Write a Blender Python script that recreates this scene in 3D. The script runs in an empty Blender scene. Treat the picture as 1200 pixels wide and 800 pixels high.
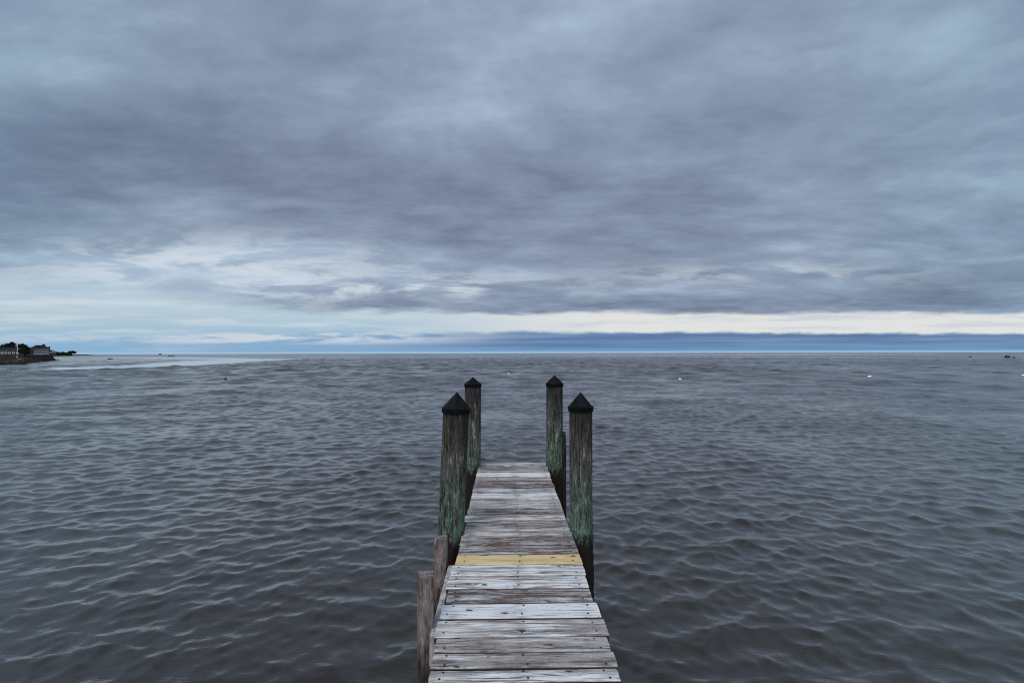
import bpy, bmesh, math, random
import numpy as np
from mathutils import Vector, Matrix, noise as mnoise

R = math.radians
random.seed(7)
rng = np.random.default_rng(11)
scene = bpy.context.scene
COL = scene.collection

# ------------------------------------------------------------------ camera
FPX = 560.0                     # focal length for a 1200 px wide frame
CAM_Z, DECK_Z = 4.2, 2.65
cam_d = bpy.data.cameras.new('camera')
cam = bpy.data.objects.new('camera', cam_d)
COL.objects.link(cam)
cam_d.sensor_width = 36.0
cam_d.lens = 36.0 * FPX / 1200.0
cam_d.clip_start, cam_d.clip_end = 0.05, 120000.0
cam.location = (0, 0, CAM_Z)
cam.rotation_euler = (R(90 + 1.41), R(0.14), R(-0.82))
scene.camera = cam
CM = cam.rotation_euler.to_matrix()


def ray(px, py):
    return CM @ Vector(((px - 600) / FPX, (400 - py) / FPX, -1.0))


def on_water(px, py):
    d = ray(px, py)
    t = -CAM_Z / d.z
    return Vector((d.x * t, d.y * t, 0.0))


def at_depth(px, py, y):
    d = ray(px, py)
    t = y / d.y
    return Vector((d.x * t, y, CAM_Z + d.z * t))


# ------------------------------------------------------------------ helpers
def tag(o, label=None, cat=None, group=None, kind=None):
    if label: o['label'] = label
    if cat: o['category'] = cat
    if group: o['group'] = group
    if kind: o['kind'] = kind
    return o


def link(name, me, mat, parent=None, loc=(0, 0, 0), rot=(0, 0, 0)):
    o = bpy.data.objects.new(name, me)
    COL.objects.link(o)
    o.location = loc
    o.rotation_euler = rot
    if mat is not None and not me.materials:
        me.materials.append(mat)
    if parent is not None:
        o.parent = parent
    return o


def empty(name, loc, label=None, cat=None, group=None, rot=(0, 0, 0)):
    o = bpy.data.objects.new(name, None)
    o.empty_display_size = 0.2
    COL.objects.link(o)
    o.location = loc
    o.rotation_euler = rot
    return tag(o, label, cat, group)


def mesh_from(name, verts, faces, smooth=False):
    me = bpy.data.meshes.new(name)
    me.from_pydata([tuple(v) for v in verts], [], faces)
    me.update()
    if smooth:
        me.polygons.foreach_set('use_smooth', [True] * len(me.polygons))
    return me


def from_bm(name, bm, smooth=False):
    me = bpy.data.meshes.new(name)
    bmesh.ops.recalc_face_normals(bm, faces=bm.faces)
    bm.to_mesh(me)
    bm.free()
    if smooth:
        me.polygons.foreach_set('use_smooth', [True] * len(me.polygons))
    return me


def bm_box(bm, lo, hi, bevel=0.0):
    g = bmesh.ops.create_cube(bm, size=1.0)
    vs = g['verts']
    for v in vs:
        v.co = Vector([lo[i] + (v.co[i] + 0.5) * (hi[i] - lo[i]) for i in range(3)])
    if bevel:
        es = list({e for v in vs for e in v.link_edges})
        bmesh.ops.bevel(bm, geom=es, offset=bevel, segments=2, affect='EDGES', profile=0.6)


def box_mesh(name, lo, hi, bevel=0.0):
    bm = bmesh.new()
    bm_box(bm, lo, hi, bevel)
    return from_bm(name, bm)


class NT:
    """small node-tree writer"""
    def __init__(self, tree):
        self.t = tree
        self.n = tree.nodes
        self.n.clear()

    def node(self, typ, **kw):
        nd = self.n.new(typ)
        for k, v in kw.items():
            setattr(nd, k, v)
        return nd

    def put(self, sock, v):
        if isinstance(v, bpy.types.NodeSocket):
            self.t.links.new(v, sock)
        elif v is not None:
            sock.default_value = v

    def m(self, op, a, b=None, c=None, clamp=False):
        nd = self.node('ShaderNodeMath', operation=op, use_clamp=clamp)
        for i, v in enumerate((a, b, c)):
            if v is not None:
                self.put(nd.inputs[i], v)
        return nd.outputs[0]

    def add(self, a, b): return self.m('ADD', a, b)
    def sub(self, a, b): return self.m('SUBTRACT', a, b)
    def mul(self, a, b): return self.m('MULTIPLY', a, b)
    def div(self, a, b): return self.m('DIVIDE', a, b)

    def vm(self, op, a, b=None, out=0):
        nd = self.node('ShaderNodeVectorMath', operation=op)
        self.put(nd.inputs[0], a)
        if b is not None:
            self.put(nd.inputs[1], b)
        return nd.outputs[out]

    def sep(self, v):
        nd = self.node('ShaderNodeSeparateXYZ')
        self.put(nd.inputs[0], v)
        return nd.outputs

    def comb(self, x, y, z):
        nd = self.node('ShaderNodeCombineXYZ')
        for i, v in enumerate((x, y, z)):
            self.put(nd.inputs[i], v)
        return nd.outputs[0]

    def noise(self, vec, scale, detail=4.0, rough=0.55, dist=0.0, col=False):
        nd = self.node('ShaderNodeTexNoise')
        self.put(nd.inputs['Vector'], vec)
        nd.inputs['Scale'].default_value = scale
        nd.inputs['Detail'].default_value = detail
        nd.inputs['Roughness'].default_value = rough
        nd.inputs['Distortion'].default_value = dist
        return nd.outputs[1 if col else 0]

    def ss(self, x, lo, hi):
        """smoothstep from lo to hi (lo may be above hi)"""
        nd = self.node('ShaderNodeMapRange', interpolation_type='SMOOTHSTEP')
        self.put(nd.inputs[0], x)
        if isinstance(lo, (int, float)) and isinstance(hi, (int, float)) and lo > hi:
            nd.inputs[1].default_value, nd.inputs[2].default_value = hi, lo
            nd.inputs[3].default_value, nd.inputs[4].default_value = 1.0, 0.0
        else:
            self.put(nd.inputs[1], lo)
            self.put(nd.inputs[2], hi)
        return nd.outputs[0]

    def mix(self, f, a, b, blend='MIX'):
        nd = self.node('ShaderNodeMix', data_type='RGBA', blend_type=blend)
        self.put(nd.inputs[0], f)
        for s, v in ((nd.inputs[6], a), (nd.inputs[7], b)):
            if isinstance(v, (tuple, list)) and len(v) == 3:
                v = (*v, 1.0)
            self.put(s, v)
        return nd.outputs[2]

    def gauss(self, u, v, cu, cv, su, sv):
        a = self.m('POWER', self.div(self.sub(u, cu), su), 2.0)
        b = self.m('POWER', self.div(self.sub(v, cv), sv), 2.0)
        # POWER of a negative base with an even exponent is fine
        return self.m('EXPONENT', self.mul(self.add(a, b), -1.0))

    def attr(self, name, kind='OBJECT'):
        nd = self.node('ShaderNodeAttribute', attribute_type=kind, attribute_name=name)
        return nd

    def bump(self, h, strength, dist):
        nd = self.node('ShaderNodeBump')
        nd.inputs['Strength'].default_value = strength
        nd.inputs['Distance'].default_value = dist
        self.put(nd.inputs['Height'], h)
        return nd.outputs[0]

    def bsdf(self, color, rough=0.8, normal=None, spec=0.5, metal=0.0):
        nd = self.node('ShaderNodeBsdfPrincipled')
        if isinstance(color, tuple) and len(color) == 3:
            color = (*color, 1.0)
        self.put(nd.inputs['Base Color'], color)
        self.put(nd.inputs['Roughness'], rough)
        nd.inputs['Specular IOR Level'].default_value = spec
        nd.inputs['Metallic'].default_value = metal
        if normal is not None:
            self.put(nd.inputs['Normal'], normal)
        out = self.node('ShaderNodeOutputMaterial')
        self.t.links.new(nd.outputs[0], out.inputs[0])
        return nd


def new_mat(name):
    m = bpy.data.materials.new(name)
    m.use_nodes = True
    return m, NT(m.node_tree)


def srgb(r, g, b):
    f = lambda c: (c / 255 / 12.92) if c / 255 <= 0.04045 else ((c / 255 + 0.055) / 1.055) ** 2.4
    return (f(r), f(g), f(b))


# ------------------------------------------------------------------ sky
SUN_EL, SUN_AZ = R(52), R(-150)       # high behind the overcast, behind and left of the viewer
world = bpy.data.worlds.new('World')
scene.world = world
world.use_nodes = True
w = NT(world.node_tree)
STR = 0.10
skyt = w.node('ShaderNodeTexSky', sky_type='NISHITA', sun_disc=False)
skyt.sun_elevation = SUN_EL
skyt.sun_rotation = SUN_AZ
skyt.air_density, skyt.dust_density, skyt.ozone_density = 1.0, 1.5, 2.0
tc = w.node('ShaderNodeTexCoord')
D = tc.outputs['Generated']
dx, dy, dz = w.sep(D)
ay = w.m('MAXIMUM', w.m('ABSOLUTE', dy), 0.18)
U = w.div(dx, ay)                      # 0 straight out to sea, positive to the right
V = w.div(w.m('MAXIMUM', dz, 0.0), ay)  # tangent of the height above the horizon
zc = w.add(w.m('MAXIMUM', dz, 0.0), 0.16)
PX, PY = w.div(dx, zc), w.div(ay, zc)   # the cloud deck seen as a flat layer
plane = w.comb(PX, PY, 0.0)

# clear strip low over the sea: the sky texture itself, cooled a little
low = w.mix(0.8, skyt.outputs[0], tuple(c / STR for c in srgb(188, 209, 223)))
low = w.mix(w.ss(V, 0.10, 0.0), low, tuple(c / STR for c in srgb(140, 182, 212)))

def C(r, g, b):
    return tuple(c / STR for c in srgb(r, g, b))

# --- main deck of stratocumulus
warp = w.noise(plane, 0.55, 3.0, 0.5, col=True)
pl2 = w.vm('ADD', plane, w.vm('SCALE', w.vm('SUBTRACT', warp, (0.5, 0.5, 0.5))))
bpy_scale = pl2.node.inputs[1].links[0].from_node
bpy_scale.inputs['Scale'].default_value = 0.55
pstr = w.vm('MULTIPLY', pl2, (0.85, 1.15, 1.0))
n1 = w.noise(pstr, 1.1, 6.0, 0.58)
n2 = w.noise(w.vm('ADD', pstr, (7.3, 2.1, 0.0)), 3.3, 7.0, 0.58, 0.0)
n3 = w.noise(w.vm('ADD', w.vm('MULTIPLY', pl2, (0.55, 1.3, 1.0)), (1.7, 9.4, 0.0)), 8.5, 6.0, 0.6, 0.0)
br = w.add(w.add(w.mul(w.sub(n1, 0.5), 0.78), w.mul(w.sub(n2, 0.5), 0.48)), w.mul(w.sub(n3, 0.5), 0.22))
# broad lights and darks of this particular sky
def blob(cu, cv, su, sv, k):
    return w.mul(w.gauss(U, V, cu, cv, su, sv), k)
for args in ((-0.98, 0.62, 0.28, 0.16, 0.16), (-0.86, 0.585, 0.16, 0.05, 0.10), (-0.86, 0.44, 0.34, 0.10, -0.27),
             (-0.35, 0.36, 0.45, 0.09, -0.05), (0.05, 0.30, 0.85, 0.11, -0.10), (0.0, 0.64, 0.40, 0.20, 0.08),
             (0.98, 0.66, 0.22, 0.22, 0.13), (1.15, 0.30, 0.22, 0.2, 0.04), (0.45, 0.105, 0.9, 0.022, -0.12),
             (-0.75, 0.28, 0.4, 0.06, -0.02), (-0.70, 0.17, 0.50, 0.06, 0.17), (-0.5, 0.205, 0.35, 0.03, 0.10),
             (0.15, 0.13, 0.6, 0.02, 0.08)):
    br = w.add(br, blob(*args))
br = w.add(br, 0.595)
ramp = w.node('ShaderNodeValToRGB')
w.put(ramp.inputs[0], br)
cr = ramp.color_ramp
stops = [(0.0, (72, 84, 104)), (0.22, (96, 108, 132)), (0.42, (118, 132, 155)), (0.62, (141, 157, 179)),
         (0.82, (168, 187, 207)), (1.0, (206, 219, 230))]
while len(cr.elements) < len(stops):
    cr.elements.new(0.5)
for e, (p, c) in zip(cr.elements, stops):
    e.position = p
    e.color = (*srgb(*c), 1.0)
deck_col = w.mix(1.0, ramp.outputs[0], (1 / STR, 1 / STR, 1 / STR), 'MULTIPLY')
# violet in the middle of the deck, sea-green blue toward both sides
side = w.ss(w.m('ABSOLUTE', U), 0.45, 1.15)
deck_col = w.mix(w.mul(side, 0.85), deck_col, (0.93, 1.03, 1.03), 'MULTIPLY')
deck_col = w.mix(w.mul(w.gauss(U, V, -0.05, 0.3, 0.5, 0.2), 0.8), deck_col, (1.02, 0.994, 1.015), 'MULTIPLY')
# sky boost added behind the viewer to light the deck, plus high side sky
sky_boost = w.m('MAXIMUM', w.mul(w.mul(w.ss(dz, 0.52, 0.85), w.add(0.0, w.mul(w.ss(w.m('ABSOLUTE', U), 0.55, 1.5), 0.6))), 1.0), w.mul(w.ss(dy, 0.05, -0.40), 6.2))
deck_col = w.mix(sky_boost, deck_col, w.mix(1.0, deck_col, (2.5, 2.4, 2.3), 'MULTIPLY'))

# --- edge of the deck over the sea
edge_n = w.noise(w.comb(w.mul(U, 3.0), w.mul(V, 16.0), 0.3), 1.6, 7.0, 0.62)
edge_h = w.add(0.083, w.mul(w.ss(U, -0.35, -1.0), 0.034))
edge_h = w.add(edge_h, w.mul(w.sub(edge_n, 0.5), w.add(0.036, w.mul(w.ss(U, 0.2, -0.6), 0.020))))
soft = w.add(0.008, w.mul(w.ss(U, -0.2, -0.85), 0.06))
deck_mask = w.ss(V, w.sub(edge_h, 0.004), w.add(edge_h, soft))

# --- creamy band to the right, pale blue to the left
cream_f = w.ss(U, -0.35, 0.25)
gap_col = w.mix(cream_f, low, C(224, 226, 225))
gap_n = w.noise(w.comb(w.mul(U, 2.0), w.mul(V, 30.0), 4.4), 2.0, 5.0, 0.6)
gap_col = w.mix(w.mul(w.ss(gap_n, 0.46, 0.68), w.mul(w.sub(1.0, cream_f), 0.55)), gap_col, C(212, 222, 229))
# torn, thin places low on the left and a few over the middle, where white light comes through
wv = w.comb(w.add(w.mul(U, 2.4), w.mul(V, -3.0)), w.add(w.mul(V, 13.0), w.mul(U, 0.6)), 2.2)
wn = w.noise(wv, 1.9, 8.0, 0.64, 0.5)
wb = w.noise(w.comb(w.mul(U, 2.2), w.mul(V, 7.0), 6.6), 1.2, 3.0, 0.5)
wm = w.add(w.gauss(U, V, -0.66, 0.165, 0.36, 0.062), w.mul(w.gauss(U, V, -0.14, 0.135, 0.28, 0.026), 0.6))
wm = w.add(wm, w.mul(w.gauss(U, V, 0.55, 0.165, 0.30, 0.020), 0.5))
wisp = w.mul(w.ss(w.add(wn, w.mul(w.sub(wb, 0.5), 0.5)), 0.43, 0.60), w.m('MINIMUM', w.mul(wm, 1.25), 1.0))
deck_col = w.mix(w.mul(wisp, 0.97), deck_col, C(216, 225, 232))
deck_col = w.mix(w.mul(w.gauss(U, V, -0.75, 0.165, 0.5, 0.06), 0.40), deck_col, C(172, 192, 212))
gap_col = w.mix(w.mul(w.ss(gap_n, 0.50, 0.70), w.mul(cream_f, 0.50)), gap_col, C(178, 192, 208))
sky = w.mix(deck_mask, gap_col, deck_col)

# --- low bank lying on the horizon: blue-grey to the right, white-topped to the left
bk_n = w.noise(w.comb(w.mul(U, 4.0), w.mul(V, 9.0), 8.8), 3.2, 6.0, 0.6)
bank_h = w.add(w.add(0.0425, w.mul(w.sub(bk_n, 0.5), 0.016)), w.mul(w.ss(U, 0.2, 1.1), -0.004))
bank_m = w.ss(V, w.add(bank_h, 0.0035), w.sub(bank_h, 0.0035))
bank_m = w.ss(w.sub(bank_h, V), -0.0045, 0.0035)
st_n = w.noise(w.comb(w.mul(U, 1.4), w.mul(V, 55.0), 3.3), 1.8, 5.0, 0.6)
bank_blue = w.mix(w.ss(st_n, 0.35, 0.7), C(94, 123, 163), C(120, 150, 188))
bank_blue = w.mix(w.ss(V, 0.018, 0.0), bank_blue, C(112, 158, 202))
puff = w.noise(w.comb(w.mul(U, 3.2), w.mul(V, 26.0), 6.1), 2.6, 6.0, 0.62)
bank_white = w.mix(w.mul(w.ss(puff, 0.36, 0.56), w.ss(V, 0.014, 0.030)), C(132, 170, 204), C(206, 214, 223))
bank_col = w.mix(w.ss(U, -0.35, 0.1), bank_white, bank_blue)
bank_f = w.mul(bank_m, w.add(0.35, w.mul(w.ss(U, -0.95, -0.35), 0.65)))
sky = w.mix(bank_f, sky, bank_col)
# thin pale line right above the water
sky = w.mix(w.mul(w.ss(V, 0.006, 0.001), 0.75), sky, C(170, 198, 222))
bg = w.node('ShaderNodeBackground')
w.put(bg.inputs['Color'], sky)
bg.inputs['Strength'].default_value = STR
wo = w.node('ShaderNodeOutputWorld')
w.t.links.new(bg.outputs[0], wo.inputs[0])
world.cycles.sampling_method = 'MANUAL'
world.cycles.sample_map_resolution = 1024

sun_d = bpy.data.lights.new('sun', 'SUN')
sun_d.energy = 1.5
sun_d.angle = R(25)
sun_d.color = (1.0, 0.96, 0.91)
sun = bpy.data.objects.new('sun', sun_d)
COL.objects.link(sun)
sd = Vector((math.sin(SUN_AZ) * math.cos(SUN_EL), math.cos(SUN_AZ) * math.cos(SUN_EL), math.sin(SUN_EL)))
sun.rotation_euler = sd.to_track_quat('Z', 'Y').to_euler()

# ------------------------------------------------------------------ water
def seg_mask(X, Y, pts):
    """0..1 inside a chain of (x, y, half-width) capsules, widths interpolated"""
    m = np.zeros_like(X)
    for (x0, y0, w0), (x1, y1, w1) in zip(pts[:-1], pts[1:]):
        ex, ey = x1 - x0, y1 - y0
        L2 = ex * ex + ey * ey
        t = np.clip(((X - x0) * ex + (Y - y0) * ey) / L2, 0, 1)
        d = np.hypot(X - x0 - t * ex, Y - y0 - t * ey)
        ww = w0 + (w1 - w0) * t
        m = np.maximum(m, np.clip(2.6 * (1 - d / ww), 0, 1))
    return m


def slick(pix):
    out = []
    for px, py, half_px in pix:
        p = on_water(px, py)
        q = on_water(px, py + half_px)
        out.append((p.x, p.y, max(1.0, (p - q).length)))
    return out


def vnoise(X, Y, seed):
    """smooth value noise, numpy"""
    g = np.random.default_rng(seed).random((64, 64))
    xi, yi = np.floor(X).astype(int), np.floor(Y).astype(int)
    fx, fy = X - xi, Y - yi
    fx, fy = fx * fx * (3 - 2 * fx), fy * fy * (3 - 2 * fy)
    a = g[xi % 64, yi % 64]; b = g[(xi + 1) % 64, yi % 64]
    c = g[xi % 64, (yi + 1) % 64]; d = g[(xi + 1) % 64, (yi + 1) % 64]
    return (a * (1 - fx) + b * fx) * (1 - fy) + (c * (1 - fx) + d * fx) * fy


def build_water():
    fine = np.linspace(R(-68), R(68), 1850)
    coarse = np.linspace(R(68), R(360 - 68), 160)[1:-1]
    th = np.concatenate([fine, coarse])
    rs = [0.0, 0.6, 1.2, 1.8, 2.4, 3.0]
    while rs[-1] < 420:
        rs.append(rs[-1] + 0.017 + 0.0036 * rs[-1])
    while rs[-1] < 70000:
        rs.append(rs[-1] * 1.07)
    r = np.array(rs[1:])
    RR, TT = np.meshgrid(r, th, indexing='ij')
    X, Y = RR * np.sin(TT), RR * np.cos(TT)
    spacing = np.maximum(0.017 + 0.0036 * RR, RR * (fine[1] - fine[0]))
    spacing = np.where((np.abs(TT) > R(68.2)) & (TT < R(360 - 68.2)), RR * 0.025, spacing)
    # gusts: broad patches of rougher and smoother water
    gust = 0.36 * vnoise(X / 3.1 + 7, Y / 5.2 + 2, 4) + 0.34 * vnoise(X / 9 + 3, Y / 16, 1) + 0.30 * vnoise(X / 41 + 9, Y / 60 + 5, 2)
    gust = 0.40 + 1.2 * gust
    near = 0.68 + 0.32 * np.clip((RR - 6) / 16, 0, 1)
    calm = np.zeros_like(X)
    left = slick([(-60, 436.0, 2.2), (0, 433.3, 2.1), (60, 432.0, 1.9), (110, 430.8, 1.4), (200, 427.6, 1.1),
                  (245, 424.0, 0.85), (275, 422.4, 0.85), (312, 420.8, 0.5)])
    left2 = slick([(150, 419.3, 0.25), (190, 419.4, 0.3), (240, 419.8, 0.35), (290, 420.8, 0.5)])
    shore = slick([(-40, 429.2, 1.6), (30, 428.6, 1.8), (60, 425.5, 2.2), (80, 421.5, 2.0), (100, 418.6, 1.0)])
    right = slick([(560, 416.3, 0.25), (700, 415.9, 0.45), (850, 415.4, 0.55), (960, 415.0, 0.5), (1015, 414.8, 0.3)])
    for s, k in ((left, 0.985), (left2, 0.93), (shore, 0.30), (right, 1.0)):
        calm = np.maximum(calm, k * seg_mask(X, Y, s))
    amp = gust * near * (1 - 0.97 * calm)
    # sum of directional waves, short-crested
    Z = np.zeros_like(X); DX = np.zeros_like(X); DY = np.zeros_like(X)
    lost = np.zeros_like(X)
    N = 200
    lam = 1.6 * (0.075 / 1.6) ** (np.arange(N) / (N - 1))
    lam *= np.exp(rng.normal(0, 0.03, N))
    for L in lam:
        k = 2 * math.pi / L
        spread = 0.60 + 0.25 * min(1.0, 0.6 / L)
        th0 = rng.choice([R(-24), R(20)]) + rng.normal(0, spread * 0.8)
        kx, ky = k * math.sin(th0), k * math.cos(th0)
        s2 = 0.052 / N * 2.0                                  # slope variance carried by this wave
        if L > 1.1: s2 *= 0.6
        if L < 0.2: s2 *= 0.6
        a = math.sqrt(s2) / k
        wgt = np.clip(L / (2.4 * spacing) - 1.0, 0, 1)
        ph = kx * X + ky * Y + rng.uniform(0, 2 * math.pi)
        s, c = np.sin(ph), np.cos(ph)
        aa = a * wgt
        Z += aa * s
        DX += aa * c * kx / k
        DY += aa * c * ky / k
        lost += 0.5 * s2 * (1 - wgt * wgt)
    # longer seas farther out, where the fetch is open
    off = np.clip((RR - 14) / 70, 0, 1)
    for L in 3.0 * (11.0 / 3.0) ** (np.arange(44) / 43.0) * np.exp(rng.normal(0, 0.03, 44)):
        k = 2 * math.pi / L
        th0 = rng.choice([R(-24), R(20)]) + rng.normal(0, 0.5)
        kx, ky = k * math.sin(th0), k * math.cos(th0)
        s2 = 0.016 / 44 * 2.0
        a = math.sqrt(s2) / k
        wgt = np.clip(L / (2.4 * spacing) - 1.0, 0, 1)
        ph = kx * X + ky * Y + rng.uniform(0, 2 * math.pi)
        s, c = np.sin(ph), np.cos(ph)
        aa = a * wgt * off
        Z += aa * s; DX += aa * c * kx / k; DY += aa * c * ky / k
        lost += 0.5 * s2 * off * off * (1 - wgt * wgt)
    Z *= amp; DX *= amp * 1.25; DY *= amp * 1.25
    alpha2 = 0.26 * lost * amp * amp + 0.015 ** 2
    rough = np.clip(alpha2 ** 0.25, 0.05, 0.8)
    V3 = np.stack([X + DX, Y + DY, Z], axis=-1).reshape(-1, 3)
    V3 = np.concatenate([V3, np.array([[0, 0, 0.0]])])
    nr, nt = X.shape
    i = np.arange(nr - 1)[:, None] * nt
    j = np.arange(nt)[None, :]
    jn = (j + 1) % nt
    quads = np.stack([i + j, i + jn, i + nt + jn, i + nt + j], axis=-1).reshape(-1, 4)[:, ::-1]
    c0 = len(V3) - 1
    tris = np.stack([np.full(nt, c0), (np.arange(nt) + 1) % nt, np.arange(nt)], axis=-1)
    me = bpy.data.meshes.new('sea_water')
    nq, ntr = len(quads), len(tris)
    me.vertices.add(len(V3)); me.vertices.foreach_set('co', V3.astype(np.float32).ravel())
    me.loops.add(nq * 4 + ntr * 3)
    me.loops.foreach_set('vertex_index', np.concatenate([quads.ravel(), tris.ravel()]).astype(np.int32))
    me.polygons.add(nq + ntr)
    starts = np.concatenate([np.arange(nq) * 4, nq * 4 + np.arange(ntr) * 3]).astype(np.int32)
    me.polygons.foreach_set('loop_start', starts)
    me.update(calc_edges=True)
    me.polygons.foreach_set('use_smooth', np.ones(nq + ntr, dtype=bool))
    for nm, arr in (('ripple_rough', rough), ('ripple_amp', amp)):
        at = me.attributes.new(nm, 'FLOAT', 'POINT')
        at.data.foreach_set('value', np.concatenate([arr.ravel(), [0.1]]).astype(np.float32))
    me.validate()
    return me


m_water, t = new_mat('sea_water')
geo = t.node('ShaderNodeNewGeometry')
pos = geo.outputs['Position']
ra = t.attr('ripple_rough', 'GEOMETRY').outputs['Fac']
aa = t.attr('ripple_amp', 'GEOMETRY').outputs['Fac']
ripv = t.vm('MULTIPLY', pos, (1.0, 1.9, 1.0))
rn = t.noise(ripv, 11.0, 2.0, 0.5, 0.6)
bmp = t.node('ShaderNodeBump')
t.put(bmp.inputs['Height'], rn)
t.put(bmp.inputs['Strength'], t.mul(aa, 0.26))
bmp.inputs['Distance'].default_value = 0.022
murk = t.mix(t.noise(pos, 0.35, 3.0), (0.0150, 0.0102, 0.0048), (0.0205, 0.0140, 0.0068))
nd = t.bsdf(murk, ra, bmp.outputs[0], 0.5)
nd.inputs['IOR'].default_value = 1.333
nd.inputs['Coat Weight'].default_value = 0.85
nd.inputs['Coat IOR'].default_value = 1.46
t.put(nd.inputs['Coat Roughness'], t.mul(ra, 0.8))
t.put(nd.inputs['Coat Normal'], bmp.outputs[0])
water = link('sea_water', build_water(), m_water)
tag(water, 'rippled dark grey sea reaching to the horizon', 'water', kind='structure')

# ------------------------------------------------------------------ wood materials
def plank_material():
    m, t = new_mat('weathered_plank')
    o = t.node('ShaderNodeTexCoord').outputs['Object']
    seed = t.attr('seed').outputs['Fac']
    tone = t.attr('tone').outputs['Fac']
    fresh = t.attr('fresh').outputs['Fac']
    brown = t.attr('brown').outputs['Fac']
    x, y, z = t.sep(o)
    # two knots bend the grain round them
    kd = []
    yb = y
    for i in (1, 2):
        kx, ky = t.attr('knot%dx' % i).outputs['Fac'], t.attr('knot%dy' % i).outputs['Fac']
        ex, ey = t.sub(x, kx), t.sub(y, ky)
        d2 = t.add(t.m('POWER', t.mul(ex, 0.45), 2.0), t.m('POWER', ey, 2.0))
        d = t.m('SQRT', d2)
        kd.append(d)
        pull = t.m('EXPONENT', t.mul(d2, -900.0))
        yb = t.sub(yb, t.mul(t.mul(ey, pull), 0.85))
    sx = t.add(x, seed)
    base = t.comb(sx, yb, t.mul(z, 1.0))
    wob = t.noise(t.vm('MULTIPLY', base, (2.2, 5.0, 5.0)), 1.0, 2.0)
    yw = t.add(yb, t.mul(t.sub(wob, 0.5), 0.05))
    gv = t.comb(sx, yw, t.add(z, seed))
    g1 = t.noise(t.vm('MULTIPLY', gv, (1.6, 34.0, 34.0)), 1.0, 6.0, 0.62)
    g2 = t.noise(t.vm('MULTIPLY', gv, (4.0, 150.0, 120.0)), 1.0, 3.0, 0.6)
    pat = t.noise(t.vm('MULTIPLY', gv, (2.3, 15.0, 15.0)), 1.0, 7.0, 0.72)
    spk = t.noise(t.vm('MULTIPLY', gv, (18.0, 60.0, 60.0)), 1.0, 3.0, 0.6)
    crk = t.noise(t.vm('MULTIPLY', gv, (1.5, 60.0, 8.0)), 1.0, 4.0, 0.6)
    # palest fibre to grey to brown-black
    v = t.add(t.mul(t.sub(g1, 0.5), 1.35), t.mul(t.sub(pat, 0.5), 1.5))
    v = t.add(v, t.mul(t.sub(g2, 0.5), 1.0))
    v = t.add(v, t.add(t.mul(tone, 1.15), -0.12))
    pale = t.mix(t.ss(g2, 0.35, 0.7), (0.53, 0.515, 0.505), (0.74, 0.725, 0.71))
    grey = t.mix(t.ss(pat, 0.35, 0.65), (0.235, 0.195, 0.178), (0.375, 0.345, 0.33))
    c = t.mix(t.ss(v, 0.24, 0.58), grey, pale)
    dark = t.mix(brown, (0.14, 0.125, 0.125), (0.080, 0.057, 0.048))
    c = t.mix(t.ss(t.add(v, t.mul(t.sub(spk, 0.5), 0.7)), 0.12, -0.10), c, dark)
    # new yellow board
    yel = t.mix(t.ss(g1, 0.35, 0.65), (0.50, 0.355, 0.165), (0.70, 0.54, 0.30))
    yel = t.mix(t.mul(t.ss(t.add(pat, t.mul(t.sub(g2, 0.5), 0.5)), 0.55, 0.72), 0.7), yel, (0.34, 0.29, 0.215))
    # dark flecks and small bruises
    fl = t.mul(t.ss(spk, 0.60, 0.68), t.ss(t.noise(t.vm('MULTIPLY', gv, (5.0, 14.0, 14.0)), 1.0, 3.0, 0.6), 0.50, 0.62))
    c = t.mix(t.mul(fl, 0.8), c, (0.045, 0.033, 0.028))
    c = t.mix(fresh, c, yel)
    # splits along the grain
    ck = t.mul(t.ss(crk, 0.605, 0.65), t.ss(pat, 0.36, 0.56))
    c = t.mix(t.mul(ck, t.sub(0.9, t.mul(fresh, 0.85))), c, (0.035, 0.028, 0.025))
    for d in kd:
        dn = t.add(d, t.mul(t.sub(spk, 0.5), 0.03))
        ring = t.m('SINE', t.mul(dn, 820.0))
        c = t.mix(t.mul(t.ss(dn, 0.040, 0.016), t.mul(t.ss(ring, 0.0, 0.8), 0.3)), c, (0.075, 0.052, 0.042))
        c = t.mix(t.mul(t.ss(dn, 0.0115, 0.005), 0.9), c, (0.03, 0.02, 0.016))
    # rust bleeding along the grain beside the three nail lines
    st = None
    for nx in (-0.40, 0.0, 0.40):
        gs = t.m('EXPONENT', t.mul(t.m('POWER', t.mul(t.sub(x, nx), 22.0), 2.0), -1.0))
        st = gs if st is None else t.add(st, gs)
    c = t.mix(t.mul(t.mul(st, t.ss(g1, 0.50, 0.66)), 0.6), c, (0.06, 0.040, 0.032))
    # gap shade put into the colour: board sides go dark brown below the top
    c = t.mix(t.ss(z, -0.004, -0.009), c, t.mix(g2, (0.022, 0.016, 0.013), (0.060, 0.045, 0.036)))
    h = t.add(t.add(t.mul(g1, 0.6), t.mul(g2, 0.35)), t.mul(ck, -1.2))
    t.bsdf(c, 0.82, t.bump(h, 0.8, 0.005), 0.25)
    return m


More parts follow.
